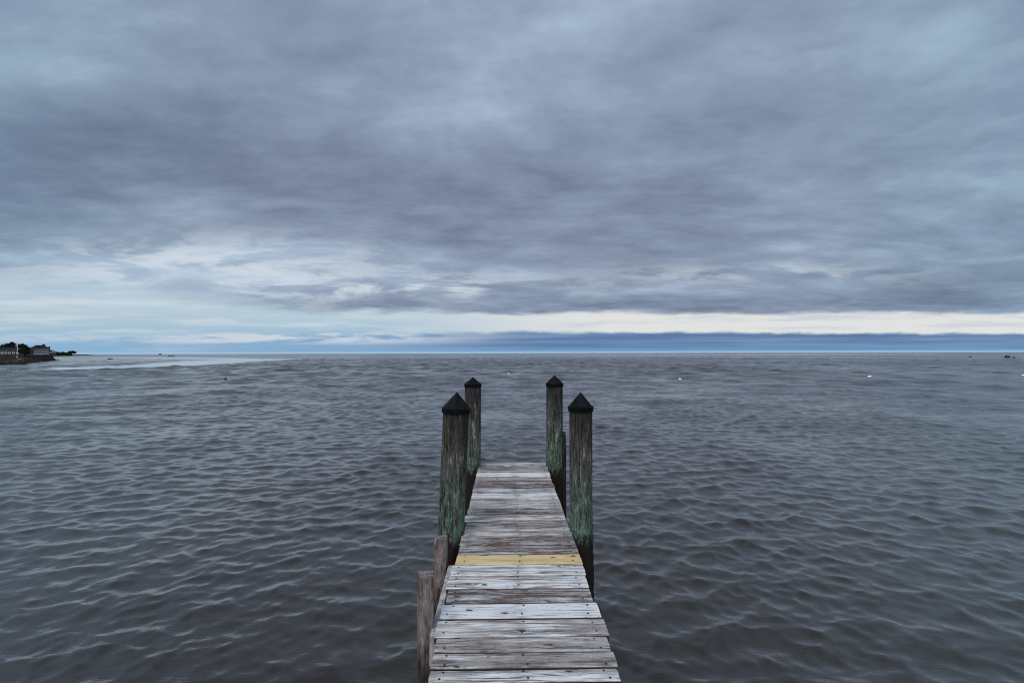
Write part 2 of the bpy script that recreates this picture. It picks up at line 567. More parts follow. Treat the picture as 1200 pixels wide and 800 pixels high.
def post_material(name, dark, mid, light, green_amt, wet_lo, wet_hi, grain=1.0):
    """round or square timber standing upright; z=0 of the mesh is deck level"""
    m, t = new_mat(name)
    o = t.node('ShaderNodeTexCoord').outputs['Object']
    inf = t.node('ShaderNodeObjectInfo').outputs['Random']
    x, y, z = t.sep(o)
    sv = t.vm('ADD', o, t.comb(t.mul(inf, 17.0), t.mul(inf, 5.0), 0.0))
    g1 = t.noise(t.vm('MULTIPLY', sv, (46 * grain, 46 * grain, 4.0)), 1.0, 7.0, 0.68, 0.5)
    g2 = t.noise(t.vm('MULTIPLY', sv, (120, 120, 22.0)), 1.0, 3.0, 0.6)
    pat = t.noise(t.vm('MULTIPLY', sv, (15, 15, 5.5)), 1.0, 7.0, 0.7)
    blot = t.noise(t.vm('MULTIPLY', sv, (26, 26, 15.0)), 1.0, 6.0, 0.72)
    v = t.add(t.mul(t.sub(g1, 0.5), 1.5), t.add(t.mul(t.sub(pat, 0.5), 1.3), t.mul(t.sub(g2, 0.5), 0.7)))
    c = t.mix(t.ss(v, -0.28, 0.12), dark, mid)
    c = t.mix(t.ss(v, 0.12, 0.44), c, light)
    if green_amt:
        # copper-green bloom that strengthens down the post, broken by bare streaks
        gz = t.ss(t.add(z, t.mul(t.sub(pat, 0.5), 1.1)), 0.80, 0.02)
        gm = t.mul(gz, t.ss(t.add(t.mul(t.sub(blot, 0.5), 1.0), t.mul(t.sub(g1, 0.5), 1.0)), -0.16, 0.20))
        gcol = t.mix(t.ss(g2, 0.35, 0.7), (0.050, 0.105, 0.068), (0.19, 0.30, 0.22))
        c = t.mix(t.mul(gm, green_amt), c, gcol)
        # dark weather stain at the head, under the cap
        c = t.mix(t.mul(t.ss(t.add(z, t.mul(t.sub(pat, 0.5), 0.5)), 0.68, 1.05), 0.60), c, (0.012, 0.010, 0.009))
    # weed and wet timber under the tide line
    wet = t.ss(t.add(z, t.mul(t.sub(blot, 0.5), 0.30)), wet_hi, wet_lo)
    c = t.mix(wet, c, t.mix(blot, (0.006, 0.005, 0.0045), (0.028, 0.019, 0.014)))
    ck = t.ss(t.noise(t.vm('MULTIPLY', sv, (34, 34, 0.9)), 1.0, 3.0, 0.55), 0.64, 0.70)
    c = t.mix(t.mul(ck, 0.85), c, (0.010, 0.009, 0.008))
    h = t.add(t.add(t.mul(g1, 0.7), t.mul(g2, 0.3)), t.mul(ck, -1.4))
    t.bsdf(c, 0.85, t.bump(h, 0.7, 0.008), 0.2)
    return m


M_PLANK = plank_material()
M_PILE = post_material('piling_timber', (0.014, 0.012, 0.010), (0.076, 0.066, 0.055), (0.38, 0.35, 0.30), 1.0, -0.10, 0.03)
M_STUB = post_material('square_post_timber', (0.060, 0.042, 0.036), (0.20, 0.155, 0.140), (0.39, 0.335, 0.31), 0.0, -0.42, -0.08, 0.7)
M_DARKPOLE = post_material('dark_pole_timber', (0.008, 0.007, 0.006), (0.020, 0.017, 0.015), (0.05, 0.045, 0.04), 0.0, -0.6, -0.1)
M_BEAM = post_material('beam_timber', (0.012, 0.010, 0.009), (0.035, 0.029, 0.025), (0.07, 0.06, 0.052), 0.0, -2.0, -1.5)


def simple(name, col, rough=0.8, var=0.35, scale=3.0, spec=0.3, bump=0.0):
    m, t = new_mat(name)
    o = t.node('ShaderNodeTexCoord').outputs['Object']
    n = t.noise(o, scale, 5.0, 0.6)
    c = t.mix(t.ss(n, 0.3, 0.7), tuple(k * (1 - var) for k in col), tuple(min(1, k * (1 + var)) for k in col))
    t.bsdf(c, rough, t.bump(n, bump, 0.05) if bump else None, spec)
    return m


M_CAP = simple('cap_plastic', (0.0022, 0.0022, 0.0026), 0.6, 0.5, 14.0, 0.12, 0.05)
M_NAIL = simple('rusty_steel', (0.022, 0.014, 0.011), 0.7, 0.4, 60.0)
M_HOLE = simple('rotten_wood', (0.010, 0.008, 0.007), 0.95, 0.3, 40.0, 0.1)

# ------------------------------------------------------------------ pier
K = FPX * (CAM_Z - DECK_Z)
XL, XR = -0.369, 0.567
pier = empty('wooden_pier', (0.1, 4.5, 0.0), 'narrow pier of weathered pale planks with one new yellow plank', 'pier')
PIER_O = Vector((0.1, 4.5, 0.0))

# pixel rows below the horizon where each plank meets the next
rows = [126.9, 130.4, 133.6, 138.6, 143.0, 147.6, 151.8, 156.4, 161.7, 168.3, 174.2, 180.0, 187.4, 194.7, 202.6,
        210.8, 221.8, 232.3, 244.0, 257.2, 271.8, 287.6, 305.8, 326.3, 344.3, 362.3, 379.0, 408.0, 444.0, 486.0]
rows += [K / (K / 486.0 - 0.18 * k) for k in range(1, 9)]   # the pier runs on toward the shore
# tone (pale +, dark -), brown, left and right overhang in metres
spec = {0: (.30, .5, -.01, 0), 1: (.05, .7, 0, .01), 2: (.10, .6, 0, 0), 3: (.55, .2, .0, .0), 4: (.28, .5, .005, 0),
        5: (.05, .8, 0, 0), 6: (.02, .8, 0, .0), 7: (.22, .5, 0, .0), 8: (.46, .2, 0, 0), 9: (.26, .5, 0, 0), 10: (.30, .6, .0, 0),
        11: (.08, .8, 0, 0), 12: (.30, .5, .012, 0), 13: (.10, .8, -.008, 0), 14: (.28, .5, -.012, .0), 15: (.06, .9, .004, 0),
        16: (.07, .8, 0, 0), 17: (.2, 0, 0, 0), 18: (.46, .2, .016, 0), 19: (.42, .6, .026, -.011), 20: (.04, .7, .010, -.016),
        21: (.62, .1, .018, 0), 22: (.30, .3, .024, 0), 23: (.16, .4, .008, -.014), 24: (.20, .4, .004, -.014),
        25: (.36, .2, .0, -.022), 26: (.12, .8, .030, 0), 27: (.2, .4, .01, 0), 28: (.3, .3, 0, .01)}


def make_plank(idx, y0, y1, xl, xr, thick=0.038):
    """y0 near edge, y1 far edge; the mesh is centred on its own origin"""
    L, Wd = xr - xl, y1 - y0
    gap = random.uniform(0.0050, 0.0095)
    hw = Wd / 2 - gap
    n = 46
    r = 0.006
    prof = [(-hw, -thick), (-hw, -r), (-hw + r * .35, -r * .35), (-hw + r, 0), (-hw * .33, 0.0), (hw * .33, 0.0),
            (hw - r, 0), (hw - r * .35, -r * .35), (hw, -r), (hw, -thick)]
    cup = random.uniform(-0.0025, 0.0035)
    tilt = random.uniform(-0.0025, 0.0025)
    bow = random.uniform(-0.003, 0.003)
    sd = random.uniform(0, 90)
    verts, faces = [], []
    for i in range(n + 1):
        u = i / n
        x = -L / 2 + u * L
        for j, (py, pz) in enumerate(prof):
            q = py / max(hw, 1e-4)
            wv = mnoise.noise((x * 2.2 + sd, q * 1.5, 0.3)) * 0.0022 + mnoise.noise((x * 11 + sd, q * 2, 4.0)) * 0.0011
            chip = 0.0
            if j in (1, 2, 3, 6, 7, 8):
                chip = max(0.0, mnoise.noise((x * 7 + sd, q * 3, 9.0)) - 0.28) * 0.012
            yy = py + (wv if abs(q) > .5 else 0) - math.copysign(chip, py) * (1 if abs(q) > .5 else 0)
            zz = pz + cup * (1 - q * q) + tilt * q + bow * (1 - (2 * u - 1) ** 2) - chip * 0.5
            xx = x
            if i in (0, n):
                xx += (mnoise.noise((q * 2.6 + sd, 7.7, i)) * 0.004) - math.copysign(0.002 if j in (3, 6) else 0, x)
            verts.append((xx, yy, zz))
    k = len(prof)
    for i in range(n):
        for j in range(k):
            a, b = i * k + j, i * k + (j + 1) % k
            faces.append((a, b, b + k, a + k))
    faces.append(tuple(range(k - 1, -1, -1)))
    faces.append(tuple(n * k + j for j in range(k)))
    me = mesh_from('plank', verts, faces)
    bm = bmesh.new(); bm.from_mesh(me); bmesh.ops.recalc_face_normals(bm, faces=bm.faces); bm.to_mesh(me); bm.free()
    return me, cup, tilt, hw


def nail_mesh():
    bm = bmesh.new()
    bmesh.ops.create_cone(bm, cap_ends=True, segments=10, radius1=0.0062, radius2=0.0050, depth=0.0022)
    return from_bm('nail', bm)


NAIL = nail_mesh()
NAIL.materials.append(M_NAIL)
far_nails = bmesh.new()
n_nails = 0
for i in range(len(rows) - 1):
    y1, y0 = K / rows[i], K / rows[i + 1]
    tone, brown, ol, orr = spec.get(i, (0.2 + 0.2 * math.sin(i * 2.3), .5, 0.01 * math.sin(i), 0.0))
    xl = XL - ol - random.uniform(-0.004, 0.004)
    xr = XR + orr + random.uniform(-0.005, 0.005)
    me, cup, tilt, hw = make_plank(i, y0, y1, xl, xr)
    lift = random.uniform(-0.0025, 0.002)
    skew = random.uniform(-0.004, 0.004)
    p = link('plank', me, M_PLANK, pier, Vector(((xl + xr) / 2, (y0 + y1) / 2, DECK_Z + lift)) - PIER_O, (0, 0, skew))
    p['seed'] = float(i * 3.37 + 1.3)
    p['tone'] = float(tone + (0.07 if i < 17 else 0.05))
    p['brown'] = float(brown)
    p['fresh'] = 1.0 if i == 17 else 0.0
    p['knot1x'] = random.uniform(-.36, .36) if random.random() < .75 else 6.0; p['knot1y'] = random.uniform(-.05, .05)
    p['knot2x'] = random.uniform(-.40, .40) if random.random() < .7 else 5.0; p['knot2y'] = random.uniform(-.06, .06)
    if i == 17:
        tag(p, 'new yellow plank among the weathered grey ones')
        p['knot1x'], p['knot1y'], p['knot2x'], p['knot2y'] = 0.26, 0.02, 0.42, 0.035
    elif i == 21:
        tag(p, 'palest, almost white plank')
    for nx in (xl + 0.055, (xl + xr) / 2 + 0.01, xr - 0.06):
        for sy in (-1, 1):
            if random.random() < 0.06:
                continue
            qx = nx + random.uniform(-.014, .014)
            qy = (y0 + y1) / 2 + sy * hw * random.uniform(.48, .72)
            q = (qy - (y0 + y1) / 2) / hw
            qz = DECK_Z + lift + cup * (1 - q * q) + tilt * q + 0.0012
            if i >= 13 and n_nails < 99:
                nl = bpy.data.objects.new('nail', NAIL)
                COL.objects.link(nl)
                nl.parent = p
                nl.location = (qx - (xl + xr) / 2, qy - (y0 + y1) / 2, qz - DECK_Z - lift)
                n_nails += 1
            else:
                bmesh.ops.create_cone(far_nails, cap_ends=True, segments=8, radius1=0.005, radius2=0.004, depth=0.0022,
                                      matrix=Matrix.Translation(Vector((qx, qy, qz)) - PIER_O))
fn = link('nail', from_bm('far_nails', far_nails), M_NAIL, pier)
fn['kind'] = 'stuff'


def beam(name, lo, hi, mat, bevel=0.006):
    c = Vector(((lo[0] + hi[0]) / 2, (lo[1] + hi[1]) / 2, hi[2]))
    me = box_mesh(name, Vector(lo) - c, Vector(hi) - c, bevel)
    return link(name, me, mat, pier, c - PIER_O)


Z0 = DECK_Z - 0.0425
beam('stringer', (-0.335, 0.36, Z0 - 0.19), (-0.295, 6.80, Z0 - .002), M_BEAM)
beam('stringer', (0.085, 0.36, Z0 - 0.19), (0.125, 6.80, Z0 - .002), M_BEAM)
beam('stringer', (0.485, 0.36, Z0 - 0.19), (0.525, 6.80, Z0 - .002), M_BEAM)
beam('cross_beam', (-0.40, 4.02, Z0 - 0.38), (0.60, 4.07, Z0 - 0.195), M_BEAM)
beam('cross_beam', (-0.40, 6.47, Z0 - 0.38), (0.60, 6.52, Z0 - 0.195), M_BEAM)
beam('cross_beam', (-0.37, 3.03, Z0 - 0.14), (0.598, 3.09, Z0 - 0.01), M_BEAM)
# pale rail along the left side between the two square posts
rail_m = post_material('rail_timber', (0.20, 0.18, 0.17), (0.42, 0.40, 0.39), (0.56, 0.54, 0.53), 0.0, -2.0, -1.5)
beam('side_rail', (-0.428, 2.72, DECK_Z - 0.20), (-0.388, 3.62, DECK_Z - 0.03), rail_m)


# ------------------------------------------------------------------ pilings
def piling_mesh(r0, top, lean_x, lean_y, seed):
    """round pile from the seabed to its head; z = 0 is deck level"""
    seg, rowsn = 44, 90
    zb = -DECK_Z - 1.2
    verts, faces = [], []
    for i in range(rowsn + 1):
        z = zb + (top - zb) * i / rowsn
        for j in range(seg):
            a = 2 * math.pi * j / seg
            ca, sa = math.cos(a), math.sin(a)
            r = r0 * (1 - 0.018 * z)
            r += 0.0035 * mnoise.noise((ca * 1.3 + seed, sa * 1.3, z * 1.1))
            r += 0.0026 * mnoise.noise((ca * 9 + seed, sa * 9, z * 0.7))
            if z < 0.02:        # weed and shell crust below the tide line
                r += 0.012 * max(0.0, mnoise.noise((ca * 4 + seed, sa * 4, z * 9)) + 0.25) * min(1.0, (0.02 - z) / 0.12)
            verts.append((r * ca + lean_x * z, r * sa + lean_y * z, z))
    for i in range(rowsn):
        for j in range(seg):
            a, b = i * seg + j, i * seg + (j + 1) % seg
            faces.append((a, b, b + seg, a + seg))
    faces.append(tuple(rowsn * seg + j for j in range(seg)))
    return mesh_from('post', verts, faces, True)


def cap_mesh(r, skirt, cone):
    """moulded cap: short skirt, lip and a cone with a blunt tip"""
    prof = [(r - .006, 0.0), (r, 0.001), (r + .001, skirt * .8), (r + .004, skirt * .93), (r + .002, skirt), (r - .004, skirt + .003)]
    for k in range(1, 9):
        f = k / 8
        prof.append(((r - .004) * (1 - f) + .005 * f, skirt + .003 + (cone - .006) * f))
    prof.append((0.002, skirt + cone))
    seg = 40
    verts, faces = [], []
    for (pr, pz) in prof:
        for j in range(seg):
            a = 2 * math.pi * j / seg
            wob = 1 + 0.006 * math.sin(3 * a + pz * 30)
            if pz > skirt + 0.002:          # eight soft facets on the cone
                q = (a % (math.pi / 4)) - math.pi / 8
                wob *= math.cos(math.pi / 8) / math.cos(q)
            verts.append((pr * wob * math.cos(a), pr * wob * math.sin(a), pz))
    for i in range(len(prof) - 1):
        for j in range(seg):
            a, b = i * seg + j, i * seg + (j + 1) % seg
            faces.append((a, b, b + seg, a + seg))
    faces.append(tuple((len(prof) - 1) * seg + j for j in range(seg)))
    me = mesh_from('cap', verts, faces, True)
    me.set_sharp_from_angle(angle=R(22))
    return me


PIL_G = 'round pilings with black cone caps beside the pier'
piles = [  # x at deck, y, radius, skirt bottom, apex, lean x, label
    (-0.470, 4.17, 0.114, 1.035, 1.215, 0.042, 'thick leaning green-footed piling nearest on the left of the pier'),
    (0.663, 4.22, 0.102, 1.040, 1.205, 0.002, 'straight brown-streaked piling nearest on the right of the pier'),
    (-0.455, 6.62, 0.113, 1.085, 1.222, 0.008, 'far dark piling at the pier end, half hidden behind the thick leaning piling'),
    (0.676, 6.62, 0.115, 1.090, 1.245, 0.006, 'far dark piling at the pier end with a thin pole beside it, tallest black cap'),
]
for i, (x, y, r, sk, apex, lean, lab) in enumerate(piles):
    root = empty('piling', (x, y, -1.2), lab, 'piling', PIL_G)
    up = DECK_Z + 1.2
    link('post', piling_mesh(r, sk + 0.04, lean, 0.0, i * 5.1), M_PILE, root, (0, 0, up))
    rc = r * 1.055 + (0.004 if i < 2 else 0.0)
    sk_h = 0.042 if i < 2 else 0.045
    link('cap', cap_mesh(rc, sk_h, apex - sk - sk_h), M_CAP, root, (lean * sk, 0, up + sk),
         (0, math.atan(lean) if i == 0 else 0, i * 1.1))


# square posts at the left side
def square_post(w_, top, seed, taper=0.0):
    bm = bmesh.new()
    bm_box(bm, (-w_ / 2, -w_ / 2, -DECK_Z - 1.2), (w_ / 2, w_ / 2, top), 0.005)
    g = [e for e in bm.edges if abs((e.verts[0].co - e.verts[1].co).z) > 1.0]
    bmesh.ops.subdivide_edges(bm, edges=g, cuts=40, use_grid_fill=True)
    for v in bm.verts:
        n = mnoise.noise((v.co.x * 20 + seed, v.co.y * 20, v.co.z * 2.0))
        v.co.x += n * 0.0035
        v.co.y += mnoise.noise((v.co.x * 20, v.co.y * 20 + seed, v.co.z * 2.0)) * 0.0035
        if v.co.z > top - 0.02:
            v.co.z += mnoise.noise((v.co.x * 30 + seed, v.co.y * 30, 1.0)) * 0.006
    return from_bm('square_post', bm)


p = link('square_post', square_post(0.088, 0.262, 2.0), M_STUB, None, (-0.466, 2.83, DECK_Z), (0, 0, R(4)))
tag(p, 'grey-brown square timber post nearest the viewer, left of the pier, with knot and cracked top', 'post', 'short square posts left of the pier')
p = link('square_post', square_post(0.086, 0.178, 9.0), M_STUB, None, (-0.482, 3.62, DECK_Z), (0, 0, R(-3)))
tag(p, 'short reddish-grey square post between the nearer square post and the thick leaning piling', 'post', 'short square posts left of the pier')


def pole_mesh():
    seg, rn = 14, 40
    verts, faces = [], []
    z0, z1 = -DECK_Z - 1.2, 0.505
    for i in range(rn + 1):
        z = z0 + (z1 - z0) * i / rn
        rr = 0.028 * (1 if i < rn else 0.8)
        for j in range(seg):
            a = 2 * math.pi * j / seg
            k = 1 + 0.10 * mnoise.noise((math.cos(a) * 2, math.sin(a) * 2, z * 3))
            verts.append((rr * k * math.cos(a), rr * k * math.sin(a), z))
    for i in range(rn):
        for j in range(seg):
            a, b = i * seg + j, i * seg + (j + 1) % seg
            faces.append((a, b, b + seg, a + seg))
    faces.append(tuple(rn * seg + j for j in range(seg)))
    return mesh_from('pole', verts, faces, True)


p = link('pole', pole_mesh(), M_DARKPOLE, None, (0.777, 6.36, DECK_Z))
tag(p, 'thin dark pole standing against the far right piling of the pier', 'pole')

# ------------------------------------------------------------------ buoys and rocks out on the water
M_BUOY = simple('buoy_white', (0.80, 0.80, 0.80), 0.45, 0.08, 2.0, 0.5)
M_BUOYBAND = simple('buoy_band', (0.03, 0.04, 0.07), 0.5, 0.2, 3.0)
M_BUOYGREY = simple('buoy_grey', (0.12, 0.12, 0.13), 0.6, 0.3, 3.0)


def uv_mesh(name, r, sz, z0, seg=20, ring=12, lo=-90, hi=90):
    bm = bmesh.new()
    bmesh.ops.create_uvsphere(bm, u_segments=seg, v_segments=ring, radius=r,
                              matrix=Matrix.Translation((0, 0, z0)) @ Matrix.Diagonal((1, 1, sz, 1)))
    return from_bm(name, bm, True)


def buoy(px, py, dia_px, label, tilt=0.0, grey=False):
    p = on_water(px, py)
    r = dia_px * p.y / FPX / 2
    root = empty('mooring_buoy', p, label, 'buoy', 'mooring buoys floating on the sea', (R(tilt), R(tilt * .6), 0))
    link('float', uv_mesh('float', r, 0.85, r * 0.55), M_BUOYGREY if grey else M_BUOY, root)
    bm = bmesh.new()
    bmesh.ops.create_cone(bm, cap_ends=True, segments=20, radius1=r * 1.0, radius2=r * 1.03, depth=r * 0.34,
                          matrix=Matrix.Translation((0, 0, r * 0.30)))
    link('waterline_band', from_bm('waterline_band', bm, True), M_BUOYBAND, root)
    bm = bmesh.new()
    bmesh.ops.create_cone(bm, cap_ends=True, segments=10, radius1=r * .16, radius2=r * .12, depth=r * .5,
                          matrix=Matrix.Translation((0, 0, r * 1.5)))
    link('stem', from_bm('stem', bm, True), M_BUOYBAND, root)


buoy(796.6, 445.4, 3.6, 'white mooring buoy right of the pilings, about midway to the right edge', 14)
buoy(1019.5, 443.0, 4.6, 'larger white mooring buoy with dark waterline well to the right', -16)
buoy(1198.8, 441.0, 3.6, 'white mooring buoy cut by the right edge of the picture', 8)
buoy(596.0, 438.4, 2.4, 'small pale mooring buoy seen between the two far pilings', 6)
buoy(264.0, 444.2, 3.8, 'dull grey mooring buoy on the left half of the sea', 20, True)

M_ROCK = simple('wet_rock', (0.030, 0.027, 0.025), 0.75, 0.5, 1.2, 0.3, 0.4)
M_ROCK2 = simple('shore_rock', (0.135, 0.112, 0.092), 0.9, 0.55, 0.9, 0.2, 0.4)
M_ROCK3 = simple('shore_rock_dark', (0.045, 0.038, 0.032), 0.9, 0.5, 0.9, 0.2, 0.4)


def rock_mesh(sx, sy, sz, seed, sub=3):
    bm = bmesh.new()
    bmesh.ops.create_icosphere(bm, subdivisions=sub, radius=1.0)
    for v in bm.verts:
        n = v.co.normalized()
        d = 1 + 0.34 * mnoise.noise(n * 1.3 + Vector((seed, 0, 0))) + 0.16 * mnoise.noise(n * 3.4 + Vector((0, seed, 0)))
        v.co = Vector((n.x * sx * d, n.y * sy * d, n.z * sz * d))
    me = from_bm('rock', bm)
    return me


def sea_rock(px, py, w_px, h_px, label, seed):
    p = on_water(px, py)
    s = p.y / FPX
    o = link('rock', rock_mesh(w_px * s / 2, w_px * s / 2, h_px * s, seed), M_ROCK, None, p)
    tag(o, label, 'rock', 'dark rocks showing far out on the sea')


sea_rock(128.5, 421.2, 6.0, 1.3, 'low dark rock on the sea just right of the wooded headland', 1.0)
sea_rock(187.5, 415.7, 3.4, 1.7, 'tiny dark rock breaking the horizon line on the left', 2.0)
sea_rock(201.0, 417.2, 7.0, 1.0, 'long flat dark rock below the horizon above the bright slick', 3.0)
sea_rock(1180.5, 419.2, 5.4, 3.0, 'larger black rock near the right edge below the horizon', 4.0)
sea_rock(1188.0, 419.4, 3.2, 1.5, 'smaller black rock next to the larger one near the right edge', 5.0)
sea_rock(1137.0, 418.8, 2.6, 1.0, 'faint small rock left of the pair of black rocks', 6.0)

# ------------------------------------------------------------------ far shore at the left
def in_poly(X, Y, poly):
    c = np.zeros(X.shape, bool)
    n = len(poly)
    for i in range(n):
        x0, y0 = poly[i]; x1, y1 = poly[(i + 1) % n]
        cond = ((y0 > Y) != (y1 > Y)) & (X < (x1 - x0) * (Y - y0) / (y1 - y0 + 1e-9) + x0)
        c ^= cond
    return c


def poly_dist(X, Y, poly):
    d = np.full(X.shape, 1e9)
    n = len(poly)
    for i in range(n):
        x0, y0 = poly[i]; x1, y1 = poly[(i + 1) % n]
        ex, ey = x1 - x0, y1 - y0
        t_ = np.clip(((X - x0) * ex + (Y - y0) * ey) / (ex * ex + ey * ey + 1e-9), 0, 1)
        d = np.minimum(d, np.hypot(X - x0 - t_ * ex, Y - y0 - t_ * ey))
    return d


def land(name, poly, step, height, slope, label, mat, jag=1.0, seed=3):
    xs = [p[0] for p in poly]; ys = [p[1] for p in poly]
    gx = np.arange(min(xs) - step * 2, max(xs) + step * 2, step)
    gy = np.arange(min(ys) - step * 2, max(ys) + step * 2, step)
    X, Y = np.meshgrid(gx, gy, indexing='ij')
    d = poly_dist(X, Y, poly) * np.where(in_poly(X, Y, poly), 1, -1)
    n = vnoise(X / 5.0 + 9, Y / 5.0, seed) - 0.5 + 0.6 * (vnoise(X / 1.9, Y / 1.9 + 4, seed + 1) - 0.5)
    h = np.clip(d / slope, -0.35, 1)
    H = height * np.where(h > 0, h ** 0.75, h) + jag * n * np.clip(1.2 - np.abs(h - 0.35), 0, 1)
    H = np.where(h <= -0.3, -1.5, H)
    nx, ny = X.shape
    verts = np.stack([X, Y, H], -1).reshape(-1, 3)
    faces = []
    for i in range(nx - 1):
        for j in range(ny - 1):
            if max(h[i, j], h[i + 1, j], h[i, j + 1], h[i + 1, j + 1]) > -0.34:
                a = i * ny + j
                faces.append((a, a + ny, a + ny + 1, a + 1))
    me = mesh_from(name, verts, faces, True)
    bm = bmesh.new(); bm.from_mesh(me)
    bmesh.ops.delete(bm, geom=[v for v in bm.verts if not v.link_faces], context='VERTS')
    bm.to_mesh(me); bm.free()
    o = link(name, me, mat)
    tag(o, label, 'shore', kind='structure')
    return o


m_land, t = new_mat('shore_ground')
geo = t.node('ShaderNodeNewGeometry')
pz = t.sep(geo.outputs['Position'])[2]
n = t.noise(geo.outputs['Position'], 0.5, 6.0, 0.65)
c = t.mix(t.ss(n, 0.35, 0.65), (0.015, 0.011, 0.008), (0.052, 0.039, 0.029))
c = t.mix(t.ss(t.add(pz, t.mul(n, 2.0)), 4.2, 5.6), c, (0.028, 0.036, 0.016))
c = t.mix(t.ss(t.add(pz, t.mul(n, 0.8)), 1.3, 0.7), c, (0.014, 0.013, 0.011))
t.bsdf(c, 0.95, t.bump(n, 0.6, 0.3), 0.1)

sh = [on_water(px, py) for px, py in ((-160, 434), (-60, 430), (0, 427.4), (27, 426.9), (31, 425.0), (44, 424.4),
                                      (56, 423.0), (63.5, 422.4), (63.5, 420.2), (55, 418.6))]
shore_poly = [(p.x, p.y) for p in sh] + [(-640, 560), (-640, 160)]
land('shore', shore_poly, 2.2, 4.0, 9.0, 'dark rocky bank under the two houses on the left', m_land, 1.1)

hd = [on_water(px, py) for px, py in ((40, 417.25), (70, 416.75), (95, 416.35), (109, 416.0))]
hp = [(p.x, p.y) for p in hd] + [(hd[-1].x * 1.08, hd[-1].y * 1.08), (hd[0].x * 1.7, hd[0].y * 1.7), (hd[0].x * 1.5, hd[0].y * 1.1)]
head = land('headland', hp, 9.0, 3.4, 18.0, 'low wooded headland behind the point', m_land, 0.8, 8)

# houses -----------------------------------------------------------
M_SHINGLE = simple('grey_shingle', (0.155, 0.146, 0.138), 0.9, 0.18, 1.5)
M_SHINGLE2 = simple('brown_shingle', (0.075, 0.062, 0.055), 0.9, 0.2, 1.5)
M_ROOF = simple('dark_roof', (0.010, 0.010, 0.012), 0.85, 0.3, 1.0)
M_ROOFG = simple('green_roof', (0.024, 0.032, 0.028), 0.85, 0.3, 1.0)
M_WHITE = simple('white_paint', (0.62, 0.62, 0.62), 0.6, 0.05, 1.0)
M_GLASS = simple('window_glass', (0.010, 0.011, 0.013), 0.12, 0.1, 1.0, 0.5)
M_BRICK = simple('chimney_brick', (0.09, 0.05, 0.042), 0.9, 0.3, 2.0)
m_wall, t = new_mat('sea_wall_stone')
o_ = t.node('ShaderNodeTexCoord').outputs['Object']
vo = t.node('ShaderNodeTexVoronoi')
t.put(vo.inputs['Vector'], o_); vo.inputs['Scale'].default_value = 1.1
n = t.noise(o_, 1.2, 5.0, 0.65)
c = t.mix(vo.outputs['Color'], (0.030, 0.026, 0.023), (0.085, 0.068, 0.056))
c = t.mix(t.ss(n, 0.5, 0.7), c, (0.020, 0.017, 0.015))
t.bsdf(c, 0.95, t.bump(vo.outputs['Distance'], 0.6, 0.15), 0.1)


def prism_roof(w_, d_, h_, over=0.35, hip=0.0, thick=0.14):
    """gable (hip = 0) or hip roof, ridge along x, sitting on z = 0"""
    x, y = w_ / 2 + over, d_ / 2 + over
    rx = x - hip
    v = [(-x, -y, 0), (x, -y, 0), (x, y, 0), (-x, y, 0), (-rx, 0, h_), (rx, 0, h_),
         (-x, -y, -thick), (x, -y, -thick), (x, y, -thick), (-x, y, -thick)]
    f = [(0, 1, 5, 4), (2, 3, 4, 5), (1, 2, 5), (3, 0, 4), (0, 6, 7, 1), (1, 7, 8, 2), (2, 8, 9, 3), (3, 9, 6, 0), (9, 8, 7, 6)]
    bm = bmesh.new()
    me = mesh_from('roof', v, f)
    bm.from_mesh(me)
    return from_bm('roof', bm)


def window(parent, x, y, z, w_, h_):
    fr = link('window', box_mesh('window', (-w_ / 2, -0.06, -h_ / 2), (w_ / 2, 0.03, h_ / 2), 0.01), M_WHITE, parent, (x, y, z))
    link('pane', box_mesh('pane', (-w_ / 2 + .1, -0.085, -h_ / 2 + .1), (w_ / 2 - .1, -0.05, h_ / 2 - .1)), M_GLASS, fr)
    return fr


# near house: long low porch with a row of white columns, brown shingles above, greenish roof
b = at_depth(12.5, 416.0, 226)
h1 = empty('beach_house', (b.x, 226, 3.5), 'brown shingled house with a row of white porch bays, behind the flagpole', 'house', None, (0, 0, R(42)))
link('wall', box_mesh('wall', (-5.2, 1.6, 0), (4.6, 7.4, 3.15)), M_SHINGLE2, h1)
link('roof', prism_roof(9.8, 5.8, 0.7, 0.4, 1.5), M_ROOF, h1, (-0.3, 4.5, 3.29))
link('porch_floor', box_mesh('porch_floor', (-4.8, -0.9, 0), (4.2, 1.58, 0.5)), M_SHINGLE2, h1)
me = mesh_from('porch_roof', [(-5.1, -1.2, 2.35), (4.5, -1.2, 2.35), (4.5, 1.56, 3.05), (-5.1, 1.56, 3.05),
                              (-5.1, -1.2, 2.2), (4.5, -1.2, 2.2), (4.5, 1.56, 2.9), (-5.1, 1.56, 2.9)],
               [(0, 1, 2, 3), (7, 6, 5, 4), (0, 4, 5, 1), (1, 5, 6, 2), (2, 6, 7, 3), (3, 7, 4, 0)])
link('porch_roof', me, M_ROOFG, h1)
for k in range(5):
    x = -4.0 + k * 1.78
    wn = link('porch_bay', box_mesh('porch_bay', (-0.66, 0, 0), (0.66, 0.12, 1.15), 0.02), M_WHITE, h1, (x, -0.85, 0.95))
    link('pane', box_mesh('pane', (-0.16, -0.03, 0.22), (0.16, 0.002, 0.95)), M_GLASS, wn)
h1.scale = (0.68, 0.68, 1.0)

